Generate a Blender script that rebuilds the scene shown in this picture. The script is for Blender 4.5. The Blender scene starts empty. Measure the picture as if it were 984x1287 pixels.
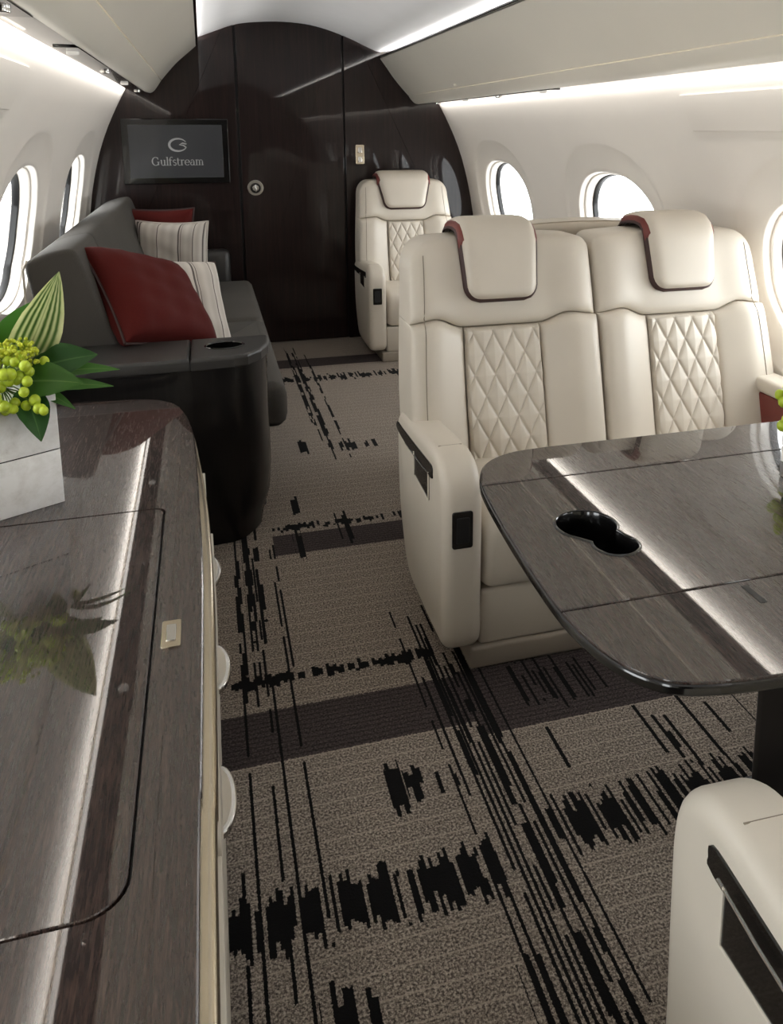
import bpy, bmesh, math, random
from mathutils import Vector, Matrix
random.seed(7)
PI = math.pi
D = bpy.data
SC = bpy.context.scene
COL = SC.collection

# ------------------------------------------------------------------ camera
W, H = 984, 1287
F, PX, PY = 1054.0, 565.0, 360.0
cam_d = D.cameras.new('camera'); cam = D.objects.new('camera', cam_d); COL.objects.link(cam)
Rw = [(0.960, 0.051, -0.275), (-0.279, 0.176, -0.944), (0.0, 0.983, 0.184)]
def _axes():
    v1 = Vector(((253 - PX) / F, -(163 - PY) / F, -1)).normalized()
    v2 = Vector(((4250 - PX) / F, -(163 - PY) / F, -1)).normalized()
    v2 = (v2 - v2.dot(v1) * v1).normalized()
    v3 = v2.cross(v1)
    return Matrix((v2, v1, v3))           # rows: world X, Y, Z in camera axes
cam.matrix_world = Matrix.Translation((0, 0, 1.27)) @ _axes().to_4x4()
cam_d.sensor_fit = 'VERTICAL'
cam_d.sensor_height = 36.0
cam_d.sensor_width = 36.0
cam_d.lens = 36.0 * F / H
cam_d.shift_x = (W / 2 - PX) / H
cam_d.shift_y = -(H / 2 - PY) / H
cam_d.clip_start = 0.02
SC.camera = cam

# ------------------------------------------------------------------ world, lights, exposure
SC.view_settings.view_transform = 'Standard'
SC.view_settings.look = 'None'
SC.view_settings.exposure = 0.26
SC.view_settings.gamma = 1.0
SC.view_settings.use_curve_mapping = False
SC.cycles.use_denoising = True
SC.cycles.max_bounces = 10
SC.cycles.diffuse_bounces = 6
SC.cycles.glossy_bounces = 5
SC.cycles.sample_clamp_indirect = 6.0
SC.cycles.caustics_reflective = False
SC.cycles.caustics_refractive = False

world = D.worlds.new('sky'); SC.world = world
world.use_nodes = True
bg = world.node_tree.nodes['Background']
bg.inputs[0].default_value = (0.97, 0.985, 1.0, 1)
bg.inputs[1].default_value = 8.0

def area(name, loc, direction, sx, sy, watts, color=(1, 0.95, 0.88), spread=PI):
    l = D.lights.new(name, 'AREA'); l.shape = 'RECTANGLE'; l.size = sx; l.size_y = sy
    l.energy = watts; l.color = color; l.spread = spread
    o = D.objects.new(name, l); COL.objects.link(o)
    z = -Vector(direction).normalized()
    y = Vector((0, 1, 0)); x = y.cross(z).normalized(); y = z.cross(x)
    o.matrix_world = Matrix.Translation(loc) @ Matrix((x, y, z)).transposed().to_4x4()
    return o
YN, YF = -2.3, 5.04                     # near and far ends of the cabin
YM, YL = (YN + YF) / 2, (YF - YN) - 0.06
area('sidewall_wash_right', (1.3645, YM, 1.434), (1, 0, -0.22), 0.012, YL, 7.5, (1, 0.97, 0.93))
area('sidewall_wash_left', (-0.3615, YM, 1.486), (-1, 0, -0.22), 0.012, YL, 7.5, (1, 0.97, 0.93))
area('cove_light_right', (1.125, YM, 1.668), (-0.7, 0, 1), 0.02, YL, 31, (1, 0.99, 0.97))
area('cove_light_left', (-0.095, YM, 1.712), (0.7, 0, 1), 0.02, YL, 31, (1, 0.99, 0.97))

# ------------------------------------------------------------------ materials
def lin(c):
    return tuple(((v / 255) / 12.92 if v / 255 <= 0.04045 else ((v / 255 + 0.055) / 1.055) ** 2.4) for v in c) + (1.0,)

class NT:
    def __init__(s, name):
        s.m = D.materials.new(name); s.m.use_nodes = True
        s.t = s.m.node_tree; s.b = s.t.nodes['Principled BSDF']
    def n(s, typ, **kw):
        k = s.t.nodes.new(typ)
        for a, v in kw.items(): setattr(k, a, v)
        return k
    def link(s, a, b): s.t.links.new(a, b)
    def put(s, sock, v):
        if hasattr(v, 'is_output') or isinstance(v, bpy.types.NodeSocket): s.link(v, sock)
        else: sock.default_value = v
    def math(s, op, a, b=None, clamp=False):
        k = s.n('ShaderNodeMath', operation=op); k.use_clamp = clamp
        s.put(k.inputs[0], a)
        if b is not None: s.put(k.inputs[1], b)
        return k.outputs[0]
    def mix(s, f, a, b, mode='MIX'):
        k = s.n('ShaderNodeMix', data_type='RGBA', blend_type=mode)
        s.put(k.inputs[0], f); s.put(k.inputs[6], a); s.put(k.inputs[7], b)
        return k.outputs[2]
    def coord(s, scale=(1, 1, 1), out='Object', rot=(0, 0, 0)):
        tc = s.n('ShaderNodeTexCoord'); mp = s.n('ShaderNodeMapping')
        mp.inputs['Scale'].default_value = scale; mp.inputs['Rotation'].default_value = rot
        s.link(tc.outputs[out], mp.inputs[0]); return mp.outputs[0]
    def noise(s, vec, scale=5, detail=3, rough=0.5, dist=0):
        k = s.n('ShaderNodeTexNoise'); s.link(vec, k.inputs['Vector'])
        k.inputs['Scale'].default_value = scale; k.inputs['Detail'].default_value = detail
        k.inputs['Roughness'].default_value = rough; k.inputs['Distortion'].default_value = dist
        return k.outputs['Fac']
    def ramp(s, f, stops):
        k = s.n('ShaderNodeValToRGB'); s.link(f, k.inputs[0])
        e = k.color_ramp.elements
        while len(e) < len(stops): e.new(0.5)
        for i, (p, c) in enumerate(stops): e[i].position = p; e[i].color = c
        return k.outputs[0]
    def bump(s, h, strength=0.2, dist=0.002):
        k = s.n('ShaderNodeBump'); k.inputs['Strength'].default_value = strength
        k.inputs['Distance'].default_value = dist
        s.link(h, k.inputs['Height']); s.link(k.outputs[0], s.b.inputs['Normal'])
    def set(s, **kw):
        for a, v in kw.items(): s.put(s.b.inputs[a.replace('_', ' ')], v)
        return s

def plain(name, rgb, rough=0.5, metal=0.0, coat=0.0, var=0.06, nscale=8, bump=0.0, bscale=300, sheen=0.0, spec=0.5):
    t = NT(name)
    v = t.coord()
    f = t.noise(v, nscale, 3)
    c = lin(rgb)
    lo = tuple(x * (1 - var) for x in c[:3]) + (1,); hi = tuple(min(1, x * (1 + var)) for x in c[:3]) + (1,)
    col = t.ramp(f, [(0.3, lo), (0.7, hi)])
    t.set(Base_Color=col, Roughness=rough, Metallic=metal, Coat_Weight=coat, Coat_Roughness=0.03)
    t.b.inputs['Specular IOR Level'].default_value = spec
    if sheen: t.set(Sheen_Weight=sheen, Sheen_Roughness=0.4)
    if bump:
        t.bump(t.noise(v, bscale, 2), bump, 0.001)
    return t.m

def leather(name, rgb, rough=0.42):
    t = NT(name); v = t.coord()
    c = lin(rgb)
    f = t.noise(v, 6, 3)
    col = t.ramp(f, [(0.3, tuple(x * 0.94 for x in c[:3]) + (1,)), (0.7, c)])
    t.set(Base_Color=col, Roughness=rough)
    k = t.n('ShaderNodeTexVoronoi'); t.link(v, k.inputs['Vector']); k.inputs['Scale'].default_value = 420
    t.bump(k.outputs['Distance'], 0.10, 0.0006)
    return t.m

def wood(name, dark, mid, light, scale, coat=1.0, coat_ior=1.75, rough=0.45):
    """fine straight grain; scale is small along the grain"""
    t = NT(name)
    v = t.coord(scale)
    a = t.noise(v, 1.0, 5, 0.6, 0.3)
    v2 = t.coord(tuple(s * 3.1 for s in scale))
    b = t.noise(v2, 1.0, 3, 0.7)
    f = t.math('ADD', t.math('MULTIPLY', a, 0.62), t.math('MULTIPLY', b, 0.38))
    col = t.ramp(f, [(0.32, lin(dark)), (0.50, lin(mid)), (0.70, lin(light))])
    t.set(Base_Color=col, Roughness=rough, Coat_Weight=coat, Coat_Roughness=0.025, Coat_IOR=coat_ior)
    t.b.inputs['Specular IOR Level'].default_value = 0.15
    return t.m

def fabric(name, rgb, rough=0.9, scale=600, var=0.25, bump=0.25):
    t = NT(name); v = t.coord()
    f = t.noise(v, scale, 2); g = t.noise(v, 5, 2)
    c = lin(rgb)
    h = t.math('ADD', t.math('MULTIPLY', f, 0.75), t.math('MULTIPLY', g, 0.25))
    col = t.ramp(h, [(0.3, tuple(x * (1 - var) for x in c[:3]) + (1,)), (0.7, tuple(min(1, x * (1 + var)) for x in c[:3]) + (1,))])
    t.set(Base_Color=col, Roughness=rough, Sheen_Weight=0.02)
    t.b.inputs['Specular IOR Level'].default_value = 0.15
    t.bump(f, bump, 0.001)
    return t.m

def glow(name, rgb, strength):
    t = NT(name); t.set(Base_Color=(0.25, 0.25, 0.25, 1), Emission_Color=lin(rgb), Emission_Strength=strength)
    return t.m

M = {}
M['liner'] = plain('wall_liner', (236, 230, 222), 0.5, var=0.015, nscale=3, bump=0.03, bscale=500)
M['dome'] = plain('ceiling_liner', (236, 235, 235), 0.55, var=0.01)
M['bin'] = plain('bin_panel', (232, 226, 213), 0.38, var=0.02, nscale=2)
M['gloss_cream'] = plain('gloss_dark_panel', (30, 27, 25), 0.10, coat=1.0, var=0.02)
M['black'] = plain('gloss_black', (10, 9, 9), 0.16, coat=0.5, var=0.1)
M['black_matt'] = plain('matt_black', (14, 13, 13), 0.5, var=0.1)
M['leather'] = leather('cream_leather', (199, 190, 176))
M['leather2'] = leather('pale_cream_leather', (206, 199, 186), 0.46)
M['seam'] = plain('seam_thread', (128, 118, 104), 0.7)
M['plinth'] = plain('seat_plinth', (150, 140, 128), 0.5, var=0.05)
M['red'] = leather('oxblood_leather', (104, 40, 32), 0.5)
M['pipe'] = plain('dark_piping', (52, 26, 22), 0.6)
M['redcloth'] = fabric('red_cloth', (76, 17, 13), 0.75, 250, 0.12, 0.12)
M['greycloth'] = fabric('grey_cloth', (76, 73, 69), 0.9, 500, 0.2)
M['greyleather'] = leather('charcoal_leather', (44, 42, 40), 0.4)
M['darkbase'] = plain('dark_base', (16, 14, 14), 0.4)
M['chrome'] = plain('chrome', (210, 208, 204), 0.18, 1.0, var=0.02)
M['brass'] = plain('champagne_metal', (196, 184, 162), 0.25, 1.0, var=0.03)
M['tabletop'] = wood('table_veneer', (15, 10, 9), (39, 27, 24), (69, 52, 45), (300, 20, 300))
M['credenza'] = wood('credenza_veneer', (16, 11, 10), (42, 30, 26), (75, 58, 50), (300, 20, 300))
M['bulk'] = wood('bulkhead_veneer', (14, 8, 7), (27, 16, 14), (42, 26, 23), (80, 80, 2.5), 0.6, 1.45)
M['console'] = wood('console_veneer', (8, 7, 7), (14, 12, 12), (22, 19, 18), (85, 85, 3.0), 0.8, 1.4)
M['screen'] = plain('screen', (52, 53, 56), 0.25, coat=0.25, var=0.05)
M['screen_text'] = glow('screen_text', (150, 150, 150), 0.06)
M['led'] = glow('led_strip', (255, 246, 234), 1.6)
M['readlamp'] = glow('reading_lamp_lens', (255, 248, 235), 0.4)
M['stalk'] = plain('green_stalk', (92, 120, 44), 0.6)
M['berry'] = plain('lime_berry', (176, 196, 52), 0.35, var=0.2, nscale=60)
M['blossom'] = plain('yellow_green_blossom', (188, 196, 50), 0.6, var=0.25, nscale=120)

def leaf_mat(name, a, b, stripes):
    t = NT(name)
    uv = t.n('ShaderNodeTexCoord').outputs['UV']
    sx = t.n('ShaderNodeSeparateXYZ'); t.link(uv, sx.inputs[0])
    w = t.math('ABSOLUTE', t.math('SUBTRACT', sx.outputs[0], 0.5))
    if stripes:
        s = t.math('SINE', t.math('MULTIPLY', w, 48.0))
        f = t.math('MULTIPLY_ADD', s, 0.5); f.node.inputs[2].default_value = 0.42
        edge = t.math('GREATER_THAN', w, 0.44)
        f = t.math('MAXIMUM', f, edge, True)
    else:
        rib = t.math('LESS_THAN', w, 0.025)
        f = t.math('MULTIPLY', rib, 0.6)
    col = t.mix(f, lin(a), lin(b))
    t.set(Base_Color=col, Roughness=0.38)
    t.b.inputs['Subsurface Weight'].default_value = 0.0
    return t.m
M['leaf'] = leaf_mat('green_leaf', (78, 128, 48), (136, 172, 96), False)
M['leafdark'] = leaf_mat('dark_green_leaf', (54, 102, 44), (104, 146, 84), False)
M['hosta'] = leaf_mat('variegated_leaf', (96, 128, 66), (214, 216, 172), True)

def marble():
    t = NT('pale_stone'); v = t.coord()
    f = t.noise(v, 12, 8, 0.68, 0.8); g = t.noise(v, 45, 6, 0.7)
    h = t.math('ADD', t.math('MULTIPLY', f, 0.6), t.math('MULTIPLY', g, 0.4))
    col = t.ramp(h, [(0.30, lin((170, 167, 160))), (0.42, lin((236, 234, 230))), (0.56, lin((251, 250, 248)))])
    t.set(Base_Color=col, Roughness=0.4); return t.m
M['stone'] = marble()

def stripe_cloth():
    t = NT('striped_cloth')
    uv = t.n('ShaderNodeTexCoord').outputs['UV']
    sx = t.n('ShaderNodeSeparateXYZ'); t.link(uv, sx.inputs[0])
    x = sx.outputs[0]
    dark = None
    for c, w in ((0.05, 0.045), (0.13, 0.015), (0.385, 0.005), (0.62, 0.008), (0.645, 0.003), (0.80, 0.006), (0.955, 0.012)):
        m = t.math('LESS_THAN', t.math('ABSOLUTE', t.math('SUBTRACT', x, c)), w)
        dark = m if dark is None else t.math('MAXIMUM', dark, m)
    band = t.math('SINE', t.math('MULTIPLY', x, 60.0))
    base = t.mix(t.math('MULTIPLY_ADD', band, 0.25), lin((214, 208, 200)), lin((184, 176, 168)))
    col = t.mix(t.math('MULTIPLY', dark, 0.85), base, lin((58, 46, 44)))
    t.set(Base_Color=col, Roughness=0.85)
    t.bump(t.noise(t.coord(), 500, 2), 0.2, 0.001)
    return t.m
M['stripe'] = stripe_cloth()

def carpet():
    t = NT('woven_carpet')
    tc = t.n('ShaderNodeTexCoord')
    sx = t.n('ShaderNodeSeparateXYZ'); t.link(tc.outputs['Object'], sx.inputs[0])
    X0, Y0 = sx.outputs[0], sx.outputs[1]
    fine = t.n('ShaderNodeTexNoise'); fine.inputs['Scale'].default_value = 260; fine.inputs['Detail'].default_value = 2
    t.link(tc.outputs['Object'], fine.inputs['Vector'])
    sc = t.n('ShaderNodeSeparateColor'); t.link(fine.outputs['Color'], sc.inputs[0])
    X = t.math('ADD', X0, t.math('MULTIPLY', t.math('SUBTRACT', sc.outputs[0], 0.5), 0.0055))
    Y = t.math('ADD', Y0, t.math('MULTIPLY', t.math('SUBTRACT', sc.outputs[1], 0.5), 0.012))
    def wn(a, b):
        cb = t.n('ShaderNodeCombineXYZ'); t.put(cb.inputs[0], a); t.put(cb.inputs[1], b)
        k = t.n('ShaderNodeTexWhiteNoise', noise_dimensions='2D'); t.link(cb.outputs[0], k.inputs['Vector'])
        s = t.n('ShaderNodeSeparateColor'); t.link(k.outputs['Color'], s.inputs[0])
        return s.outputs
    cols = {w: t.math('FLOOR', t.math('DIVIDE', X, w)) for w in (0.0060, 0.0085)}
    segs = {w: wn(c, t.math('FLOOR', t.math('DIVIDE', Y, 0.045))) for w, c in cols.items()}
    def inside(v, a, b):
        return t.math('MULTIPLY', t.math('GREATER_THAN', v, a), t.math('LESS_THAN', v, b))
    black = None
    # x0, x1, y0, y1, density, end jitter, column width, share of breaks
    boxes = [
        (0.415, 0.575, -2.2, 2.06, 0.46, 0.35, 0.0060, 0.12),
        (0.455, 0.540, 1.30, 2.00, 0.50, 0.25, 0.0085, 0.10),
        (0.020, 0.170, 1.55, 2.75, 0.42, 0.45, 0.0060, 0.20),
        (0.050, 0.110, 1.95, 2.65, 0.55, 0.20, 0.0085, 0.2),
        (0.000, 0.200, 0.70, 2.00, 0.16, 0.55, 0.0060, 0.08),
        (-0.03, 0.200, -1.5, 1.30, 0.16, 0.7, 0.0060, 0.1),
        (0.400, 0.510, 3.05, 4.95, 0.50, 0.55, 0.0060, 0.2),
        (-0.10, 0.440, 1.118, 1.255, 0.84, 0.04, 0.0060, 0.05),
        (0.560, 1.300, 1.150, 1.320, 0.72, 0.06, 0.0060, 0.05),
        (0.000, 0.480, 1.780, 1.838, 0.85, 0.022, 0.0085, 0.08),
        (0.150, 0.640, 2.545, 2.605, 0.72, 0.025, 0.0085, 0.12),
        (0.200, 1.000, 4.150, 4.300, 0.80, 0.06, 0.0085, 0.1),
        (0.285, 0.318, 1.335, 1.490, 0.95, 0.03, 0.0085, 0.0),
        (0.320, 0.365, 1.350, 1.480, 0.60, 0.06, 0.0085, 0.1),
        (0.375, 0.430, 1.370, 1.440, 0.60, 0.03, 0.0085, 0.1),
        (0.600, 0.740, 1.330, 1.520, 0.32, 0.08, 0.0085, 0.0),
        (0.820, 1.100, 1.290, 1.520, 0.35, 0.12, 0.0085, 0.0),
        (0.230, 0.290, 2.620, 2.830, 0.65, 0.06, 0.0085, 0.05),
        (0.360, 0.410, 2.360, 2.700, 0.30, 0.10, 0.0085, 0.05),
        (0.210, 0.240, 2.330, 2.600, 0.5, 0.10, 0.0085, 0.05),
        (0.440, 0.640, 3.150, 3.330, 0.60, 0.08, 0.0085, 0.1),
        (0.310, 0.360, 3.180, 3.360, 0.75, 0.05, 0.0085, 0.0),
        (0.400, 0.470, 0.85, 1.06, 0.35, 0.06, 0.0060, 0.0),
        (0.100, 0.190, 0.86, 1.07, 0.22, 0.06, 0.0085, 0.0),
        (0.580, 1.300, 1.530, 1.720, 0.22, 0.06, 0.0060, 0.1),
    ]
    for i, (x0, x1, y0, y1, den, jit, w, br) in enumerate(boxes):
        r = wn(cols[w], float(i * 7 + 3))
        m = inside(X, x0, x1)
        m = t.math('MULTIPLY', m, t.math('LESS_THAN', r[0], den))
        m = t.math('MULTIPLY', m, t.math('GREATER_THAN', Y, t.math('ADD', t.math('MULTIPLY', r[1], jit), y0)))
        m = t.math('MULTIPLY', m, t.math('LESS_THAN', Y, t.math('SUBTRACT', y1, t.math('MULTIPLY', r[2], jit))))
        if br > 0:
            m = t.math('MULTIPLY', m, t.math('GREATER_THAN', segs[w][i % 3], br))
        black = m if black is None else t.math('MAXIMUM', black, m)
    grey = None
    for (x0, x1, y0, y1) in ((-0.2, 0.51, 1.545, 1.705), (0.51, 1.6, 1.50, 1.72), (0.15, 0.62, 2.40, 2.53), (0.2, 1.2, 4.45, 4.62), (-0.2, 1.6, -0.25, 0.0)):
        m = t.math('MULTIPLY', inside(X, x0, x1), inside(Y, y0, y1))
        grey = m if grey is None else t.math('MAXIMUM', grey, m)
    # heathered yarn, with fine cross ribs
    n1 = t.noise(tc.outputs['Object'], 230, 3, 0.75)
    n2 = t.noise(tc.outputs['Object'], 6, 3)
    base = t.ramp(n1, [(0.38, lin((54, 48, 44))), (0.5, lin((128, 118, 108))), (0.62, lin((192, 180, 166)))])
    base = t.mix(t.math('MULTIPLY', n2, 0.35), base, lin((100, 90, 85)))
    rib = t.math('LESS_THAN', t.math('FRACT', t.math('DIVIDE', Y0, 0.044)), 0.07)
    base = t.mix(t.math('MULTIPLY', rib, 0.5), base, lin((176, 164, 150)))
    g = t.ramp(n1, [(0.36, lin((30, 26, 26))), (0.5, lin((66, 58, 57))), (0.66, lin((92, 82, 80)))])
    gr = t.math('LESS_THAN', t.math('FRACT', t.math('DIVIDE', Y, 0.014)), 0.3)
    g = t.mix(t.math('MULTIPLY', gr, 0.6), g, lin((34, 30, 30)))
    base = t.mix(grey, base, g)
    col = t.mix(black, base, lin((13, 12, 12)))
    t.set(Base_Color=col, Roughness=0.95)
    t.b.inputs['Specular IOR Level'].default_value = 0.15
    t.bump(n1, 0.5, 0.003)
    return t.m
M['carpet'] = carpet()

def glass():
    t = NT('window_glass')
    tr = t.n('ShaderNodeBsdfTransparent'); tr.inputs[0].default_value = (0.95, 0.96, 0.96, 1)
    gl = t.n('ShaderNodeBsdfGlossy'); gl.inputs['Roughness'].default_value = 0.0
    lw = t.n('ShaderNodeLayerWeight'); lw.inputs[0].default_value = 0.5
    k = t.math('ADD', t.math('MULTIPLY', t.math('POWER', lw.outputs['Facing'], 4.0), 0.75), 0.03, True)
    mx = t.n('ShaderNodeMixShader'); t.link(k, mx.inputs[0]); t.link(tr.outputs[0], mx.inputs[1]); t.link(gl.outputs[0], mx.inputs[2])
    t.link(mx.outputs[0], t.t.nodes['Material Output'].inputs['Surface'])
    return t.m
M['glass'] = glass()

# ------------------------------------------------------------------ object helpers
OFF = {}
def props(o, label=None, cat=None, group=None, kind=None):
    if label: o['label'] = label
    if cat: o['category'] = cat
    if group: o['group'] = group
    if kind: o['kind'] = kind
    return o
def thing(name, label, cat, loc, group=None):
    o = D.objects.new(name, None); COL.objects.link(o); o.location = loc
    o.empty_display_size = 0.05
    OFF[o.name] = Vector(loc)
    return props(o, label, cat, group)
def obj(name, bm, m, parent=None, angle=40, loc=None):
    off = OFF.get(parent.name, Vector()) if parent else (Vector(loc) if loc else Vector())
    if off.length > 0: bmesh.ops.translate(bm, verts=bm.verts, vec=-off)
    bmesh.ops.recalc_face_normals(bm, faces=bm.faces)
    for e in bm.edges:
        if len(e.link_faces) == 2 and e.calc_face_angle(0) > math.radians(angle): e.smooth = False
    for p in bm.faces: p.smooth = True
    me = D.meshes.new(name); bm.to_mesh(me); bm.free()
    me.materials.append(M[m] if isinstance(m, str) else m)
    o = D.objects.new(name, me); COL.objects.link(o)
    if parent: o.parent = parent
    else: o.location = off
    OFF[o.name] = off
    return o
def nb(): return bmesh.new()

def smooth_poly(pts, n=6, closed=True):
    out = []; N = len(pts)
    for i in range(N if closed else N - 1):
        p = [pts[(i + k - 1) % N] if closed else pts[min(max(i + k - 1, 0), N - 1)] for k in range(4)]
        for j in range(n):
            u = j / n
            out.append(tuple(0.5 * (2 * p[1][a] + (p[2][a] - p[0][a]) * u + (2 * p[0][a] - 5 * p[1][a] + 4 * p[2][a] - p[3][a]) * u * u
                                    + (3 * p[1][a] - p[0][a] - 3 * p[2][a] + p[3][a]) * u ** 3) for a in range(len(p[1]))))
    if not closed: out.append(tuple(pts[-1]))
    return out
def rrect(x0, x1, y0, y1, r, n=6):
    """rounded rectangle, CCW; r may be one radius or four (x1y1, x0y1, x0y0, x1y0)"""
    rs = r if isinstance(r, (tuple, list)) else (r,) * 4
    out = []
    for k, (cx, cy) in enumerate(((x1 - rs[0], y1 - rs[0]), (x0 + rs[1], y1 - rs[1]), (x0 + rs[2], y0 + rs[2]), (x1 - rs[3], y0 + rs[3]))):
        R = rs[k]
        if R < 1e-5: out.append((cx, cy)); continue
        for j in range(n + 1):
            a = PI / 2 * (k + j / n)
            out.append((cx + R * math.cos(a), cy + R * math.sin(a)))
    return out
def ccw(p):
    s = sum(p[i][0] * p[(i + 1) % len(p)][1] - p[(i + 1) % len(p)][0] * p[i][1] for i in range(len(p)))
    return p if s > 0 else p[::-1]
def inset(p, d):
    N = len(p); out = []
    for i in range(N):
        a, b, c = p[i - 1], p[i], p[(i + 1) % N]
        e1 = Vector((b[0] - a[0], b[1] - a[1])); e2 = Vector((c[0] - b[0], c[1] - b[1]))
        if e1.length < 1e-9: e1 = e2
        if e2.length < 1e-9: e2 = e1
        n1 = Vector((-e1.y, e1.x)).normalized(); n2 = Vector((-e2.y, e2.x)).normalized()
        m = n1 + n2
        if m.length < 1e-6: m = n1
        m.normalize(); k = d / max(0.35, m.dot(n1))
        out.append((b[0] + m.x * k, b[1] + m.y * k))
    return out
def rext(outline, w0, w1, r, f, seg=3, bm=None, r0=None):
    """extrude a 2D outline from w0 to w1 with rounded rims; f(a, b, w) -> xyz"""
    bm = bm or nb(); p = ccw(outline); r0 = r if r0 is None else r0
    sg = 1 if w1 > w0 else -1
    rings = []
    def ring(d, w): rings.append([bm.verts.new(f(q[0], q[1], w)) for q in (inset(p, d) if d > 1e-7 else p)])
    if r0 > 0:
        for k in range(seg + 1):
            a = PI / 2 * k / seg
            ring(r0 * (1 - math.sin(a)), w0 + sg * r0 * (1 - math.cos(a)))
    else: ring(0, w0)
    if r > 0:
        for k in range(seg + 1):
            a = PI / 2 * k / seg
            ring(r * (1 - math.cos(a)), w1 - sg * r * (1 - math.sin(a)))
    else: ring(0, w1)
    N = len(p)
    for A, B in zip(rings, rings[1:]):
        for i in range(N): bm.faces.new((A[i], A[(i + 1) % N], B[(i + 1) % N], B[i]))
    for fc, rr in ((bm.faces.new(rings[0][::-1]), r0), (bm.faces.new(rings[-1]), r)):
        if rr < 0.012:
            for e in fc.edges: e.smooth = False
    return bm
XY = lambda a, b, w: (a, b, w)
YZ = lambda a, b, w: (w, a, b)
XZ = lambda a, b, w: (a, w, b)
def rbox(x0, x1, y0, y1, z0, z1, r=0.004, rc=None, bm=None, seg=3):
    return rext(rrect(x0, x1, y0, y1, r if rc is None else rc, 4 if (rc or r) > 0.02 else 3), z0, z1, r, XY, seg, bm)
def grid(bm, fn, nu, nv, closed_u=False):
    V = [[bm.verts.new(fn(i, j)) for j in range(nv + 1)] for i in range(nu if closed_u else nu + 1)]
    for i in range(nu):
        for j in range(nv):
            bm.faces.new((V[i][j], V[(i + 1) % len(V)][j], V[(i + 1) % len(V)][j + 1], V[i][j + 1]))
    return V
def tube(pts, r, n=8, bm=None, cap=True):
    bm = bm or nb(); P = [Vector(p) for p in pts]; rings = []
    up = Vector((0.13, 0.31, 0.94))
    for i, p in enumerate(P):
        d = (P[min(i + 1, len(P) - 1)] - P[max(i - 1, 0)]).normalized()
        a = d.cross(up)
        if a.length < 1e-3: a = d.cross(Vector((1, 0, 0)))
        a.normalize(); b = d.cross(a)
        rr = r[i] if isinstance(r, (list, tuple)) else r
        rings.append([bm.verts.new(p + rr * (math.cos(2 * PI * k / n) * a + math.sin(2 * PI * k / n) * b)) for k in range(n)])
    for A, B in zip(rings, rings[1:]):
        for k in range(n): bm.faces.new((A[k], A[(k + 1) % n], B[(k + 1) % n], B[k]))
    if cap: bm.faces.new(rings[0][::-1]); bm.faces.new(rings[-1])
    return bm
def boolean_cut(o, cutter_bm):
    cutter_off = OFF.get(o.name, Vector())
    bmesh.ops.translate(cutter_bm, verts=cutter_bm.verts, vec=-cutter_off)
    bmesh.ops.recalc_face_normals(cutter_bm, faces=cutter_bm.faces)
    cm = D.meshes.new('cut'); cutter_bm.to_mesh(cm); cutter_bm.free()
    c = D.objects.new('cut', cm); COL.objects.link(c)
    base = D.objects.new('cutbase', o.data); COL.objects.link(base)
    md = base.modifiers.new('b', 'BOOLEAN'); md.operation = 'DIFFERENCE'; md.object = c; md.solver = 'EXACT'
    dg = bpy.context.evaluated_depsgraph_get(); dg.update()
    me = D.meshes.new_from_object(base.evaluated_get(dg))
    old = o.data; o.data = me; me.name = old.name
    D.objects.remove(base); D.objects.remove(c); D.meshes.remove(cm)
    for p in me.polygons: p.use_smooth = True
    me.set_sharp_from_angle(angle=math.radians(11))
def lerp(a, b, t): return a + (b - a) * t
def sstep(a, b, x):
    t = min(1, max(0, (x - a) / (b - a))); return t * t * (3 - 2 * t)
def interp(x, xs, ys):
    if x <= xs[0]: return ys[0]
    for i in range(len(xs) - 1):
        if x <= xs[i + 1]: return lerp(ys[i], ys[i + 1], (x - xs[i]) / (xs[i + 1] - xs[i]))
    return ys[-1]
def clip(poly, axis, val, keep_greater):
    out = []
    ins = lambda p: (p[axis] >= val) == keep_greater
    for i in range(len(poly)):
        a, b = poly[i - 1], poly[i]
        if ins(a) != ins(b):
            t = (val - a[axis]) / (b[axis] - a[axis])
            out.append((lerp(a[0], b[0], t), lerp(a[1], b[1], t)))
        if ins(b): out.append(b)
    return out

# ------------------------------------------------------------------ the setting
floor = props(obj('floor', rbox(-0.75, 1.80, YN - 0.1, YF + 0.1, -0.06, 0.0, 0.0), 'carpet'), 'dark and beige woven carpet with broken black streak bands', kind='structure')

# bulkhead at the far end: three veneer panels with dark recessed joints
wb = props(obj('wall_back', rbox(-0.70, 1.75, YF + 0.022, YF + 0.06, 0, 1.98, 0.0), 'black_matt'), 'dark glossy wood bulkhead at the far end of the cabin', kind='structure')
for x0, x1 in ((-0.68, 0.197), (0.820, 1.73)):
    obj('panel', rext(rrect(x0, x1, 0.0, 1.96, 0.0005, 2), YF + 0.022, YF, 0.002, XZ, 2), 'bulk', wb)
dr = props(obj('door_1', rext(rrect(0.211, 0.810, 0.004, 1.96, 0.002, 2), YF + 0.020, YF, 0.003, XZ, 2), 'bulk'), 'dark wood door in the middle of the bulkhead', kind='structure')
def disc_bm(x, y, z, rad, t, dirv=-1, n=24, bm=None, r=0.002):
    return rext([(x + rad * math.cos(2 * PI * k / n), z + rad * math.sin(2 * PI * k / n)) for k in range(n)], y, y + dirv * t, r, XZ, 2, bm, 0)
kn = obj('door_handle', disc_bm(0.286, YF, 0.936, 0.046, 0.008), 'chrome', dr)
bm = disc_bm(0.286, YF - 0.008, 0.936, 0.030, 0.012); obj('inner_ring', bm, 'black', kn)
bm = disc_bm(0.286, YF - 0.020, 0.936, 0.018, 0.010); bm = rbox(0.282, 0.290, YF - 0.036, YF - 0.02, 0.915, 0.957, 0.002, bm=bm); obj('turn_knob', bm, 'chrome', kn)
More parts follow.
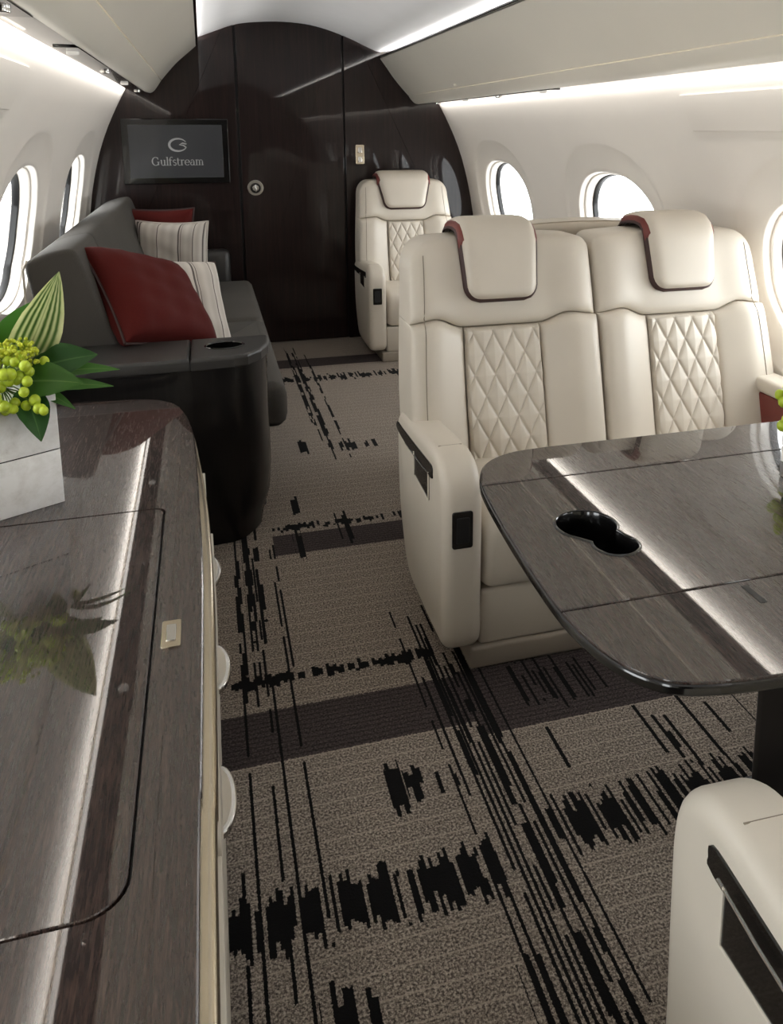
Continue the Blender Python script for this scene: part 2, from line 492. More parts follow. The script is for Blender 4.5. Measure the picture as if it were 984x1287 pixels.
# front end behind the camera
props(obj('wall_front', rbox(-0.70, 1.75, YN - 0.05, YN, 0, 1.98, 0.0), 'bulk'), kind='structure')

# side walls
ZL = [0.0, 0.25, 0.50, 0.75, 0.90, 1.02, 1.12, 1.21, 1.30, 1.38, 1.44, 1.475]
DX = [1.075, 1.105, 1.122, 1.124, 1.100, 1.074, 1.046, 1.015, 0.976, 0.936, 0.903, 0.884]
def prof(z): return interp(z, ZL, DX)
WIN = [4.40, 3.10, 1.80, 0.50, -0.80]
ZW = 0.885
def side_wall(sgn, dz, name, lab):
    XS = lambda d: 0.5 + sgn * d
    pt = lambda y, z, rec: (XS(prof(z) + rec), y, z + dz)
    bm = nb()
    edges = [YN - 0.02] + [(WIN[i] + WIN[i + 1]) / 2 for i in range(len(WIN) - 1)][::-1] + [YF + 0.01]
    za, zb = 0.52, 1.33
    WI = WIN[::-1]
    # plain strips below and above the window band
    ys = [lerp(YN - 0.02, YF + 0.01, i / 50) for i in range(51)]
    for z0, z1, n in ((0.0, za, 6), (zb, 1.475, 8)):
        grid(bm, lambda i, j: pt(ys[i], lerp(z0, z1, j / n), 0), 50, n)
    NA = 72
    openings = []
    for k, yc in enumerate(WI):
        y0, y1 = edges[k], edges[k + 1]
        rings = []
        def rect(a):
            c, s = math.cos(a), math.sin(a)
            hy = (y1 - yc) if c > 0 else (yc - y0)
            hz = (zb - ZW) if s > 0 else (ZW - za)
            t = min(hy / max(abs(c), 1e-6), hz / max(abs(s), 1e-6))
            return yc + c * t, ZW + s * t
        def ell(a, ry, rz, cz=ZW, p=2.35):
            c, s = math.cos(a), math.sin(a)
            return yc + ry * math.copysign(abs(c) ** (2 / p), c), cz + rz * math.copysign(abs(s) ** (2 / p), s)
        A = sorted([2 * PI * i / NA for i in range(NA)] + [math.atan2(hz, hy) % (2 * PI) + 1e-5 for hy, hz in ((y1 - yc, zb - ZW), (y0 - yc, zb - ZW), (y0 - yc, za - ZW), (y1 - yc, za - ZW))])
        spec = []
        for t in (0, .2, .4, .6, .8, .92):
            spec.append(([tuple(lerp(u, v, t) for u, v in zip(rect(a), ell(a, 0.45, 0.345, 0.895))) for a in A], 0.0))
        for t, rec in ((0.0, 0.0), (0.05, 0.002), (0.12, 0.006), (0.3, 0.010), (0.5, 0.013), (0.85, 0.017), (1.0, 0.018)):
            spec.append(([tuple(lerp(u, v, t) for u, v in zip(ell(a, 0.45, 0.345, 0.895), ell(a, 0.355, 0.243))) for a in A], rec))
        for s, rec in ((0.992, 0.021), (0.985, 0.038), (0.982, 0.075), (0.98, 0.11)):
            spec.append(([ell(a, 0.355 * s, 0.243 * s) for a in A], rec))
        for pts, rec in spec:
            rings.append([bm.verts.new(pt(p[0], p[1], rec)) for p in pts])
        for R0, R1 in zip(rings, rings[1:]):
            for i in range(len(A)): bm.faces.new((R0[i], R0[(i + 1) % len(A)], R1[(i + 1) % len(A)], R1[i]))
        openings.append((yc, [ell(a, 0.355 * 0.99, 0.243 * 0.99) for a in A], [ell(a, 0.30, 0.20) for a in A]))
    bmesh.ops.remove_doubles(bm, verts=bm.verts, dist=0.0004)
    w = obj(name, bm, 'liner', None, 50)
    props(w, lab, kind='structure')
    return w, openings, pt
walls = {}
for sgn, dz, nm, lab in ((-1, 0.025, 'wall_left', 'cream curved cabin side wall above the grey sofa'), (1, -0.025, 'wall_right', 'cream curved cabin side wall beside the leather seats')):
    walls[nm] = side_wall(sgn, dz, nm, lab)
wi = 0
for nm in ('wall_left', 'wall_right'):
    w, ops, pt = walls[nm]
    for yc, o1, _ in ops:
        wi += 1
        # pane, shade frame and outer ring sit inside the opening
        bm = nb()
        def ring(scale, rec): return [bm.verts.new(pt(yc + (p[0] - yc) * scale, ZW + (p[1] - ZW) * scale, rec)) for p in o1]
        rg = [ring(1.0, 0.046), ring(0.975, 0.042), ring(0.96, 0.046), ring(0.96, 0.082)]
        for A, B in zip(rg, rg[1:]):
            for i in range(len(A)): bm.faces.new((A[i], A[(i + 1) % len(A)], B[(i + 1) % len(A)], B[i]))
        wo = obj('window_%d' % wi, bm, 'liner', None, 50); props(wo, kind='structure')
        bm = nb()
        rg = [ring(0.975, 0.0805), ring(0.950, 0.076), ring(0.935, 0.080), ring(0.935, 0.100)]
        for A, B in zip(rg, rg[1:]):
            for i in range(len(A)): bm.faces.new((A[i], A[(i + 1) % len(A)], B[(i + 1) % len(A)], B[i]))
        obj('shade_frame', bm, 'black_matt', wo, 50)
        bm = nb()
        a = ring(0.955, 0.094); b = ring(0.955, 0.097)
        bm.faces.new(a); bm.faces.new(b[::-1])
        for i in range(len(a)): bm.faces.new((a[i], b[i], b[(i + 1) % len(a)], a[(i + 1) % len(a)]))
        obj('pane', bm, 'glass', wo)
# light portals in the window openings
for sgn in (-1, 1):
    for yc in WIN:
        p = area('window_portal', (0.5 + sgn * 1.225, yc, ZW), (-sgn, 0, 0), 0.5, 0.72, 1)
        p.data.cycles.is_portal = True

# outer skin between liner and sky keeps daylight to the windows only
for sgn, dz, nm in ((-1, 0.025, 'wall_left'), (1, -0.025, 'wall_right')):
    w, ops, pt = walls[nm]
# access panels on the side walls
def access_panel(sgn, dz, y0, y1, z0, z1, parent):
    bm = nb()
    out = rrect(y0, y1, z0, z1, 0.008, 3)
    rext(out, 0.004, -0.006, 0.002, lambda a, b, w_: (0.5 + sgn * (prof(b - dz) + w_), a, b), 2, bm)
    obj('access_panel', bm, 'liner', parent)
access_panel(1, -0.025, 1.35, 2.35, 1.265, 1.375, walls['wall_right'][0])
access_panel(-1, 0.025, 1.40, 2.45, 1.320, 1.430, walls['wall_left'][0])
# side ledge trim running under the windows
for sgn, nm, lab in ((-1, 'trim_1', 'dark ledge line along the left side wall'), (1, 'trim_2', 'dark ledge line along the right side wall')):
    bm = nb()
    rext(rrect(0.515, 0.533, 0, 0.012, 0.004, 2), YN, YF, 0.0, lambda a, b, w_: (0.5 + sgn * (1.122 - b), w_, a), 1, bm)
    props(obj(nm, bm, 'plinth'), lab, kind='structure')

# ceiling dome
DP = smooth_poly([(-0.18, 1.785), (-0.07, 1.770), (0.0, 1.775), (0.10, 1.812), (0.232, 1.856), (0.431, 1.874), (0.60, 1.866), (0.73, 1.838), (0.861, 1.792), (0.96, 1.748), (1.03, 1.722), (1.09, 1.730), (1.20, 1.740)], 4, False)
bm = nb()
grid(bm, lambda i, j: (DP[i][0], lerp(YN - 0.02, YF + 0.01, j / 8), DP[i][1]), len(DP) - 1, 8)
grid(bm, lambda i, j: (DP[i][0], lerp(YN - 0.02, YF + 0.01, j / 8), DP[i][1] + 0.03), len(DP) - 1, 8)
props(obj('ceiling', bm, 'dome', None, 60), 'pale grey curved ceiling panel between the overhead bins', kind='structure')
# unseen sheets added above the bins so that no daylight leaks in
for sgn, dz, nm in ((-1, 0.025, 'daylight_blocker_left'), (1, -0.025, 'daylight_blocker_right')):
    bm = nb()
    pts = [(0.64, 1.80), (0.80, 1.78), (0.95, 1.66), (1.0, 1.55), (0.99, 1.44)] if sgn > 0 else [(0.62, 1.84), (0.80, 1.82), (0.95, 1.70), (1.0, 1.60), (0.99, 1.48)]
    grid(bm, lambda i, j: (0.5 + sgn * pts[i][0], lerp(YN - 0.02, YF + 0.02, j), pts[i][1]), 4, 1)
    props(obj(nm, bm, 'liner'), kind='structure')

# ------------------------------------------------------------------ overhead bins, service panels, LED strips
def bin_side(sgn, lab, face, lower, seam, edge_pt):
    root = thing('overhead_bin', lab, 'overhead bin', (face[0][0], YF - 0.5, lower[-1][1]))
    back = [(face[0][0] + sgn * 0.06, face[0][1] + 0.0)]
    fp = smooth_poly(face, 5, False)
    # door: thin curved plate following the face
    def plate(line, th, y0, y1, m, name, parent=root):
        bm = nb()
        A = []
        n = len(line)
        flip = (line[1][1] - line[0][1]) * sgn < 0
        for i in range(n):
            a = Vector(line[max(i - 1, 0)]); b = Vector(line[min(i + 1, n - 1)])
            t_ = (b - a).normalized(); nrm = Vector((t_.y, -t_.x)) * 1.0
            if flip: nrm = -nrm
            A.append((Vector(line[i]), Vector(line[i]) + nrm * th))
        out = [tuple(q[0]) for q in A] + [tuple(q[1]) for q in A[::-1]]
        rext(out, y0, y1, 0.0015, XZ, 2, bm)
        return obj(name, bm, m, parent, 35)
    door = plate(fp, 0.02, YN, YF - 0.002, 'bin', 'door')
    low = plate(smooth_poly(lower, 5, False), 0.02, YN, YF - 0.002, 'bin', 'lower_panel')
    # black lip along the top of the bin
    ex, ez = edge_pt
    obj('edge_trim', rext(rrect(ex - 0.010, ex + 0.012, ez - 0.006, ez + 0.007, 0.003, 2), YN, YF - 0.002, 0.001, XZ, 2), 'black', root)
    return root, door, fp
face_r = [(1.036, 1.684), (1.075, 1.632), (1.115, 1.576), (1.160, 1.522), (1.206, 1.472)]
low_r = [(1.208, 1.469), (1.225, 1.446), (1.245, 1.428), (1.270, 1.422), (1.300, 1.428)]
face_l = [(-0.006, 1.728), (-0.06, 1.682), (-0.110, 1.638), (-0.155, 1.590), (-0.198, 1.540)]
low_l = [(-0.200, 1.5375), (-0.222, 1.505), (-0.240, 1.482), (-0.262, 1.470), (-0.292, 1.477)]
br, brd, _ = bin_side(1, 'long cream overhead bin above the leather seats', face_r, low_r, 0, (1.036, 1.694))
bl, bld, _ = bin_side(-1, 'long cream overhead bin above the grey sofa', face_l, low_l, 0, (-0.006, 1.738))
for y in (4.0, 1.2): # small latch buttons
    obj('latch', rext([(y + 0.012 * math.cos(k * PI / 6), 1.486 + 0.008 * math.sin(k * PI / 6)) for k in range(12)], 1.200, 1.186, 0.002, lambda a, b, w_: (w_, a, b), 2, None, 0), 'bin', br)

def service_panel(sgn, x0, x1, z, lab, insets):
    r = thing('service_panel', lab, 'service panel', ((x0 + x1) / 2, 3.0, z))
    obj('body', rbox(min(x0, x1), max(x0, x1), YN, YF - 0.002, z, z + 0.02, 0.002), 'gloss_cream', r)
    xa, xb = insets[0], insets[1]
    for y0, y1 in insets[2]:
        ins = obj('black_inset', rbox(min(xa, xb), max(xa, xb), y0, y1, z - 0.004, z + 0.004, 0.0015), 'black', r)
        n = 4
        for k in range(n):
            y = lerp(y0 + 0.12, y1 - 0.12, k / (n - 1)); xc = (xa + xb) / 2
            bm = rext([(xc + 0.016 * math.cos(2 * PI * q / 16), y + 0.016 * math.sin(2 * PI * q / 16)) for q in range(16)], z - 0.002, z - 0.012, 0.003, XY, 2, None, 0)
            obj('air_nozzle' if k % 2 else 'reading_light', bm, 'chrome' if k % 2 else 'readlamp', ins)
    return r
service_panel(1, 1.272, 1.3635, 1.424, 'glossy service strip under the bin above the leather seats', (1.285, 1.33, [(3.05, 4.85), (0.9, 1.62)]))
service_panel(-1, -0.265, -0.3605, 1.476, 'glossy service strip under the bin above the sofa', (-0.285, -0.345, [(2.35, 4.95), (0.7, 1.75)]))
for x, z, lab in ((1.366, 1.4445, 'glowing light strip along the top of the right wall'), (-0.363, 1.4965, 'glowing light strip along the top of the left wall')):
    s_ = 1 if x > 0.5 else -1
    props(obj('light_strip', rbox(min(x, x + s_ * 0.014), max(x, x + s_ * 0.014), YN, YF - 0.004, z - 0.001, z + 0.003, 0.001), 'led'), lab, 'light strip')

# ------------------------------------------------------------------ wall screen and switch on the bulkhead
scr = thing('wall_screen', 'black framed flat screen on the dark wood bulkhead', 'screen', (-0.14, YF, 0.97))
obj('frame', rext(rrect(-0.427, 0.146, 0.968, 1.330, 0.004, 2), YF, YF - 0.022, 0.004, XZ, 2, None, 0), 'black', scr)
pan = obj('display', rext(rrect(-0.391, 0.112, 1.002, 1.297, 0.002, 2), YF - 0.020, YF - 0.024, 0.001, XZ, 2, None, 0), 'screen', scr)
def strokes(items, ox, oz, s, y):
    bm = nb()
    for pts, wd in items:
        P = [Vector((p[0], p[1])) for p in pts]
        L = []; R = []
        for i, p in enumerate(P):
            d = (P[min(i + 1, len(P) - 1)] - P[max(i - 1, 0)]).normalized(); n = Vector((-d.y, d.x))
            w_ = (wd[i] if isinstance(wd, (list, tuple)) else wd) / 2
            L.append(p + n * w_); R.append(p - n * w_)
        f = lambda q, yy: bm.verts.new((ox + q.x * s, yy, oz + q.y * s))
        for i in range(len(P) - 1):
            q = [L[i], L[i + 1], R[i + 1], R[i]]
            a = [f(v, y) for v in q]; b = [f(v, y - 0.0015) for v in q]
            bm.faces.new(a); bm.faces.new(b[::-1])
            for k in range(4): bm.faces.new((a[k], b[k], b[(k + 1) % 4], a[(k + 1) % 4]))
    return bm
def arc(cx, cy, rx, ry, a0, a1, n=14): return [(cx + rx * math.cos(math.radians(lerp(a0, a1, i / n))), cy + ry * math.sin(math.radians(lerp(a0, a1, i / n)))) for i in range(n + 1)]
def aw(pts, cx, cy, thick, thin):
    return [lerp(thin, thick, abs(p[0] - cx) / (math.hypot(p[0] - cx, p[1] - cy) + 1e-6)) for p in pts]
S_, T_ = 0.20, 0.09
def stem(x, z0, z1, serif_b=True, serif_t=0):
    o = [([(x, z0), (x, z1)], S_)]
    if serif_b: o.append(([(x - 0.2, z0 + 0.04), (x + 0.2, z0 + 0.04)], T_))
    if serif_t: o.append(([(x - 0.2, z1 - 0.04), (x + 0.02, z1 - 0.04)], T_))
    return o
def letter(ch):
    if ch == 'G':
        p = arc(0.62, 0.75, 0.56, 0.72, 50, 330, 20)
        return [(p, aw(p, 0.62, 0.75, 0.22, 0.09)), ([(1.08, 0.08), (1.08, 0.62)], S_), ([(0.85, 0.62), (1.28, 0.62)], T_), ([(1.02, 1.05), (1.02, 1.42)], T_)], 1.38
    if ch == 'l': return stem(0.22, 0, 1.5, True, 1), 0.46
    if ch == 'u':
        p = arc(0.48, 0.32, 0.26, 0.30, 180, 330, 8)
        return [([(0.22, 0.32), (0.22, 1.0)], S_), (p, 0.11), ([(0.76, 0.0), (0.76, 1.0)], S_), ([(0.04, 0.96), (0.24, 0.96)], T_), ([(0.58, 0.96), (0.78, 0.96)], T_), ([(0.74, 0.04), (0.96, 0.04)], T_)], 1.02
    if ch == 'f':
        p = arc(0.48, 1.18, 0.26, 0.30, 180, 40, 8)
        return stem(0.22, 0, 1.2) + [(p, 0.11), ([(0.0, 0.96), (0.55, 0.96)], T_)], 0.62
    if ch == 's':
        p = arc(0.34, 0.76, 0.22, 0.22, 30, 250, 10) + arc(0.36, 0.27, 0.25, 0.25, 80, -150, 10)
        return [(p, 0.13)], 0.72
    if ch == 't':
        p = arc(0.42, 0.24, 0.20, 0.22, 180, 320, 8)
        return [([(0.22, 0.24), (0.22, 1.3)], S_), (p, 0.11), ([(0.02, 0.96), (0.55, 0.96)], T_)], 0.64
    if ch == 'r':
        p = arc(0.50, 0.66, 0.26, 0.30, 170, 50, 8)
        return stem(0.22, 0, 1.0, True, 1) + [(p, 0.12)], 0.72
    if ch == 'e':
        p = arc(0.46, 0.5, 0.38, 0.48, 0, 320, 18)
        return [(p, aw(p, 0.46, 0.5, 0.19, 0.08)), ([(0.1, 0.52), (0.84, 0.52)], T_)], 0.92
    if ch == 'a':
        p = arc(0.38, 0.30, 0.27, 0.28, 80, 340, 12); q = arc(0.42, 0.70, 0.26, 0.28, 160, 0, 8)
        return [(p, aw(p, 0.38, 0.3, 0.18, 0.08)), (q, 0.10), ([(0.68, 0.04), (0.68, 0.72)], S_), ([(0.66, 0.04), (0.9, 0.04)], T_)], 0.94
    if ch == 'm':
        o = stem(0.22, 0, 1.0, True, 1)
        for k in (0, 1):
            x = 0.22 + 0.5 * k
            o += [(arc(x + 0.25, 0.66, 0.25, 0.30, 180, 0, 8), 0.10)] + stem(x + 0.5, 0, 0.68)
        return o, 1.46
text = 'Gulfstream'
tot = sum(letter(c)[1] for c in text); sz = 0.278 / tot; ox = -0.135 - 0.139
for c in text:
    it, adv = letter(c)
    obj('letter', strokes(it, ox, 1.072, sz, YF - 0.0240), 'screen_text', pan)
    ox += adv * sz
e1 = arc(0, 0, 1.05, 0.76, 28, 338, 28)
e2 = arc(0.25, 0.0, 0.62, 0.45, 200, 350, 12)
emblem = [(e1, [lerp(0.08, 0.28, abs(math.sin(PI * i / 28))) for i in range(29)]), ([(1.0, 0.10), (0.55, 0.22), (0.15, 0.02), (0.62, -0.05), (0.95, -0.32)], 0.16)]
obj('emblem', strokes(emblem, -0.130, 1.186, 0.045, YF - 0.0240), 'screen_text', pan)

sw = thing('switch_plate', 'small pale metal switch plate on the right bulkhead panel', 'switch', (0.905, YF, 1.12))
obj('plate', rext(rrect(0.879, 0.931, 1.066, 1.182, 0.006, 3), YF, YF - 0.008, 0.002, XZ, 2, None, 0), 'brass', sw)
for z in (1.095, 1.15): obj('button', rext(rrect(0.893, 0.917, z - 0.017, z + 0.017, 0.004, 2), YF - 0.008, YF - 0.012, 0.002, XZ, 2, None, 0), 'chrome', sw)

# ------------------------------------------------------------------ credenza on the left
CZ = 0.535
crd = thing('credenza', 'long dark veneered credenza with cream front along the left wall', 'credenza', (-0.32, 1.0, 0))
edge = smooth_poly([(-0.041, -1.6), (-0.040, 0.60), (-0.037, 0.90), (-0.035, 1.20), (-0.0355, 1.42), (-0.043, 1.70), (-0.049, 1.90), (-0.058, 2.08), (-0.082, 2.235), (-0.112, 2.320), (-0.165, 2.368), (-0.24, 2.388), (-0.42, 2.402), (-0.568, 2.405)], 5, False)
outl = edge + [(-0.568, -1.6)]
top = obj('top', rext(outl, CZ - 0.011, CZ, 0.003, XY, 2), 'credenza', crd)
def lid_outline(g):
    return rrect(-0.54 - g, -0.108 + g, 0.738 - g, 1.646 + g, (0.022, 0.01, 0.01, 0.042), 7)
boolean_cut(top, rext(lid_outline(0.0025), CZ - 0.011 - 0.02, CZ + 0.05, 0.0, XY, 1))
obj('lid', rext(lid_outline(-0.0005), CZ - 0.010, CZ, 0.0022, XY, 2), 'credenza', crd)
obj('groove_liner', rext(lid_outline(0.004), CZ - 0.0118, CZ - 0.0103, 0.0, XY, 1), 'black_matt', crd)
# cream edge moulding below the top and carcass with drawers
def offs(d): return [(p[0] - d * (1 if d > 0 else 1 - 0.85 * sstep(1.60, 2.15, p[1])), p[1] - (d if p[1] > 2.3 and d > 0 else 0)) for p in edge]
obj('edge_moulding', rext(offs(-0.016) + [(-0.568, -1.6)], CZ - 0.050, CZ - 0.012, 0.009, XY, 4), 'brass', crd)
obj('carcass', rext(offs(-0.012) + [(-0.568, -1.6)], 0.045, CZ - 0.050, 0.002, XY, 2), 'leather2', crd)
obj('toe_kick', rext(offs(0.03) + [(-0.565, -1.59)], 0.0, 0.045, 0.0, XY, 1), 'darkbase', crd)
for k, (y0, y1, yp) in enumerate(((0.32, 0.86, 0.98), (0.87, 1.23, 1.04), (1.24, 1.66, 1.42), (1.67, 1.98, 1.80))):
    d = obj('drawer', rext(rrect(y0 + 0.003, y1 - 0.003, 0.30, CZ - 0.068, 0.012, 3), -0.030, -0.0195, 0.002, YZ, 2, None, 0), 'leather2', crd)
    if k == 3:
        bmesh_me = d.data
        for v in bmesh_me.vertices: v.co.x -= 0.014
for z, y in ((0.36, 1.355), (0.36, 1.055), (0.36, 2.12), (0.36, 1.69)):
    xb = interp(y, [p[1] for p in edge[:45]], [p[0] for p in edge[:45]]) + 0.012 * (1 - 0.85 * sstep(1.60, 2.15, y))
    def moon(k, ln): return [(xb - 0.004, y - ln)] + [(xb + k * math.sin(PI * q / 16), y - ln * math.cos(PI * q / 16)) for q in range(17)] + [(xb - 0.004, y + ln)]
    p = obj('drawer_pull', rext(moon(0.024, 0.064), z - 0.006, z + 0.006, 0.003, XY, 3), 'chrome', crd)
    obj('pull_inlay', rext(moon(0.017, 0.054), z + 0.0058, z + 0.0072, 0.0006, XY, 1, None, 0), 'leather2', p)
la = obj('latch', rext(rrect(-0.095, -0.067, 1.162, 1.232, 0.003, 2), CZ, CZ + 0.0025, 0.001, XY, 2, None, 0), 'brass', crd)
obj('latch_button', rext(rrect(-0.088, -0.074, 1.176, 1.218, 0.002, 2), CZ + 0.002, CZ + 0.0045, 0.001, XY, 2, None, 0), 'chrome', la)

# ------------------------------------------------------------------ sofa end console
con = thing('end_console', 'dark glossy wood end console with cup holder beside the sofa', 'console', (-0.22, 2.62, 0))
co = [(-0.585, 2.50), (-0.03, 2.50), (0.055, 2.508), (0.095, 2.525), (0.135, 2.575), (0.160, 2.64), (0.168, 2.70), (0.168, 2.745), (-0.585, 2.745)]
def taper(a, b, w):       # a foot drawn slightly inwards
    k = 1 - 0.10 * sstep(0.16, 0.0, w); return (-0.2 + (a + 0.2) * k, b + (0.02 * sstep(0.2, 0.0, w) if b < 2.6 else 0), w)
bmc = nb(); p = ccw(co); zs = [0.0, 0.06, 0.12, 0.2, 0.56, 0.572]
rings = [[bmc.verts.new(taper(q[0], q[1], z)) for q in p] for z in zs]
for A, B in zip(rings, rings[1:]):
    for i in range(len(p)): bmc.faces.new((A[i], A[(i + 1) % len(p)], B[(i + 1) % len(p)], B[i]))
bmc.faces.new(rings[0][::-1]); bmc.faces.new(rings[-1])
obj('cabinet_body', bmc, 'console', con, 30)
co2 = [(-0.585, 2.492), (-0.03, 2.492), (0.058, 2.500), (0.100, 2.518), (0.142, 2.57), (0.168, 2.64), (0.176, 2.70), (0.176, 2.75), (-0.585, 2.75)]
for x0, x1 in ((-0.585, -0.068), (-0.066, 0.2)):
    q = clip(clip(co2, 0, x0, True), 0, x1, False)
    o = obj('arm_pad', rext(q, 0.572, 0.608, 0.010, XY, 3, None, 0.003), 'greyleather', con)
    if x1 > 0:
        el = [(0.035 + 0.058 * math.cos(2 * PI * k / 32), 2.635 + 0.045 * math.sin(2 * PI * k / 32)) for k in range(32)]
        boolean_cut(o, rext(el, 0.55, 0.65, 0.0, XY, 1))
        bm = nb()
        rings = [[bm.verts.new((0.035 + (e[0] - 0.035) * s, 2.635 + (e[1] - 2.635) * s, z)) for e in el] for s, z in ((1.06, 0.6095), (1.0, 0.611), (0.94, 0.608), (0.94, 0.576), (0.01, 0.575))]
        for A, B in zip(rings, rings[1:]):
            for i in range(32): bm.faces.new((A[i], A[(i + 1) % 32], B[(i + 1) % 32], B[i]))
        obj('cup_holder', bm, 'black', con)

# ------------------------------------------------------------------ sofa
sofa = thing('sofa', 'long charcoal grey fabric sofa along the left wall', 'sofa', (-0.2, 3.8, 0))
SY0, SY1 = 2.76, 4.86
obj('base', rbox(-0.56, 0.150, SY0, SY1 + 0.1, 0.0, 0.27, 0.01), 'darkbase', sofa)
def cushion_bm(x0, x1, y0, y1, z0, z1, r, crown=0.012, n=20):
    bm = rext(rrect(x0, x1, y0, y1, r, 5), z0, z1, r, XY, 5)
    bmesh.ops.subdivide_edges(bm, edges=[e for e in bm.edges if e.calc_length() > 0.12], cuts=4, use_grid_fill=True)
    return bm
ym = 3.80
for a, b in ((SY0 + 0.0, ym - 0.002), (ym + 0.002, SY1)):
    obj('seat_cushion', rbox(-0.30, 0.235, a, b, 0.27, 0.43, 0.045), 'greycloth', sofa)
# back cushions: leaning profile in XZ, extruded along Y
bp = smooth_poly([(-0.235, 0.43), (-0.27, 0.56), (-0.32, 0.70), (-0.375, 0.86), (-0.388, 0.895), (-0.410, 0.910), (-0.47, 0.900), (-0.525, 0.878), (-0.537, 0.855), (-0.530, 0.80), (-0.50, 0.60), (-0.50, 0.43), (-0.40, 0.42), (-0.30, 0.42)], 3)
for k, (a, b) in enumerate(((SY0 + 0.01, 3.20), (3.205, SY1 + 0.06))):
    obj('back_cushion', rext(bp, a, b, 0.016, XZ, 4), 'greycloth', sofa)
obj('back_frame', rbox(-0.575, -0.49, SY0, SY1 + 0.1, 0.27, 0.70, 0.02), 'greyleather', sofa)
obj('piping', tube([(-0.541, SY0 + 0.012, 0.60), (-0.541, SY0 + 0.010, 0.70), (-0.541, SY0 + 0.006, 0.85), (-0.528, SY0 + 0.006, 0.880)], 0.004, 6), 'leather', sofa)
# low padded arm at the far end
obj('far_arm', rbox(-0.36, 0.120, SY1 + 0.002, SY1 + 0.115, 0.27, 0.60, 0.035), 'greyleather', sofa)

# pillows: a puffed square; local X/Y in the pillow's plane, Z its thickness
def pillow_bm(s, th, pinch=0.10, wr=0.004, seed=0, n=26):
    rnd = random.Random(seed); ph = [rnd.uniform(0, 6) for _ in range(6)]
    bm = nb(); uvl = bm.loops.layers.uv.new('UVMap')
    def P(i, j, side):
        u, v = -math.cos(PI * i / n), -math.cos(PI * j / n)
        u = lerp(u, 2 * i / n - 1, 0.4); v = lerp(v, 2 * j / n - 1, 0.4)
        e = max(0.0, (1 - u ** 4)) ** 0.5 * max(0.0, (1 - v ** 4)) ** 0.5
        x = s * u * (1 - pinch * (1 - u * u) * 0 - pinch * (1 - v * v)); y = s * v * (1 - pinch * (1 - u * u))
        w = wr * math.sin(9 * u + 5 * v + ph[0]) * math.sin(7 * v - 4 * u + ph[1]) * e
        corner = (u * u * v * v)
        w += wr * 1.6 * corner * math.sin(22 * (u + v * 0.4) + ph[2]) * e
        return Vector((x, y, side * (th * e ** 0.85 + w)))
    for side in (1, -1):
        V = [[bm.verts.new(P(i, j, side)) for j in range(n + 1)] for i in range(n + 1)]
        for i in range(n):
            for j in range(n):
                f = bm.faces.new((V[i][j], V[i + 1][j], V[i + 1][j + 1], V[i][j + 1]))
                for lp, (a, b) in zip(f.loops, ((i, j), (i + 1, j), (i + 1, j + 1), (i, j + 1))): lp[uvl].uv = (a / n, b / n)
    bmesh.ops.remove_doubles(bm, verts=bm.verts, dist=0.0005)
    rim = [tuple(P(i, 0, 0)) for i in range(n)] + [tuple(P(n, j, 0)) for j in range(n)] + [tuple(P(n - i, n, 0)) for i in range(n)] + [tuple(P(0, n - j, 0)) for j in range(n + 1)]
    rim = [(p[0] * 1.01, p[1] * 1.01, 0) for p in rim]
    return bm, tube(rim, 0.0045, 6)
def pillow(label, m, pm, c, s, th, xdir, ydir, seed, group='scatter pillows on the sofa'):
    r = thing('pillow', label, 'pillow', c, group)
    x = Vector(xdir).normalized(); y = Vector(ydir); y = (y - y.dot(x) * x).normalized(); z = x.cross(y)
    T = Matrix.Translation(c) @ Matrix((x, y, z)).transposed().to_4x4()
    a, b = pillow_bm(s, th, 0.07, 0.004, seed)
    bmesh.ops.transform(a, matrix=T, verts=a.verts); bmesh.ops.transform(b, matrix=T, verts=b.verts)
    obj('cover', a, m, r, 60); obj('piping', b, pm, r)
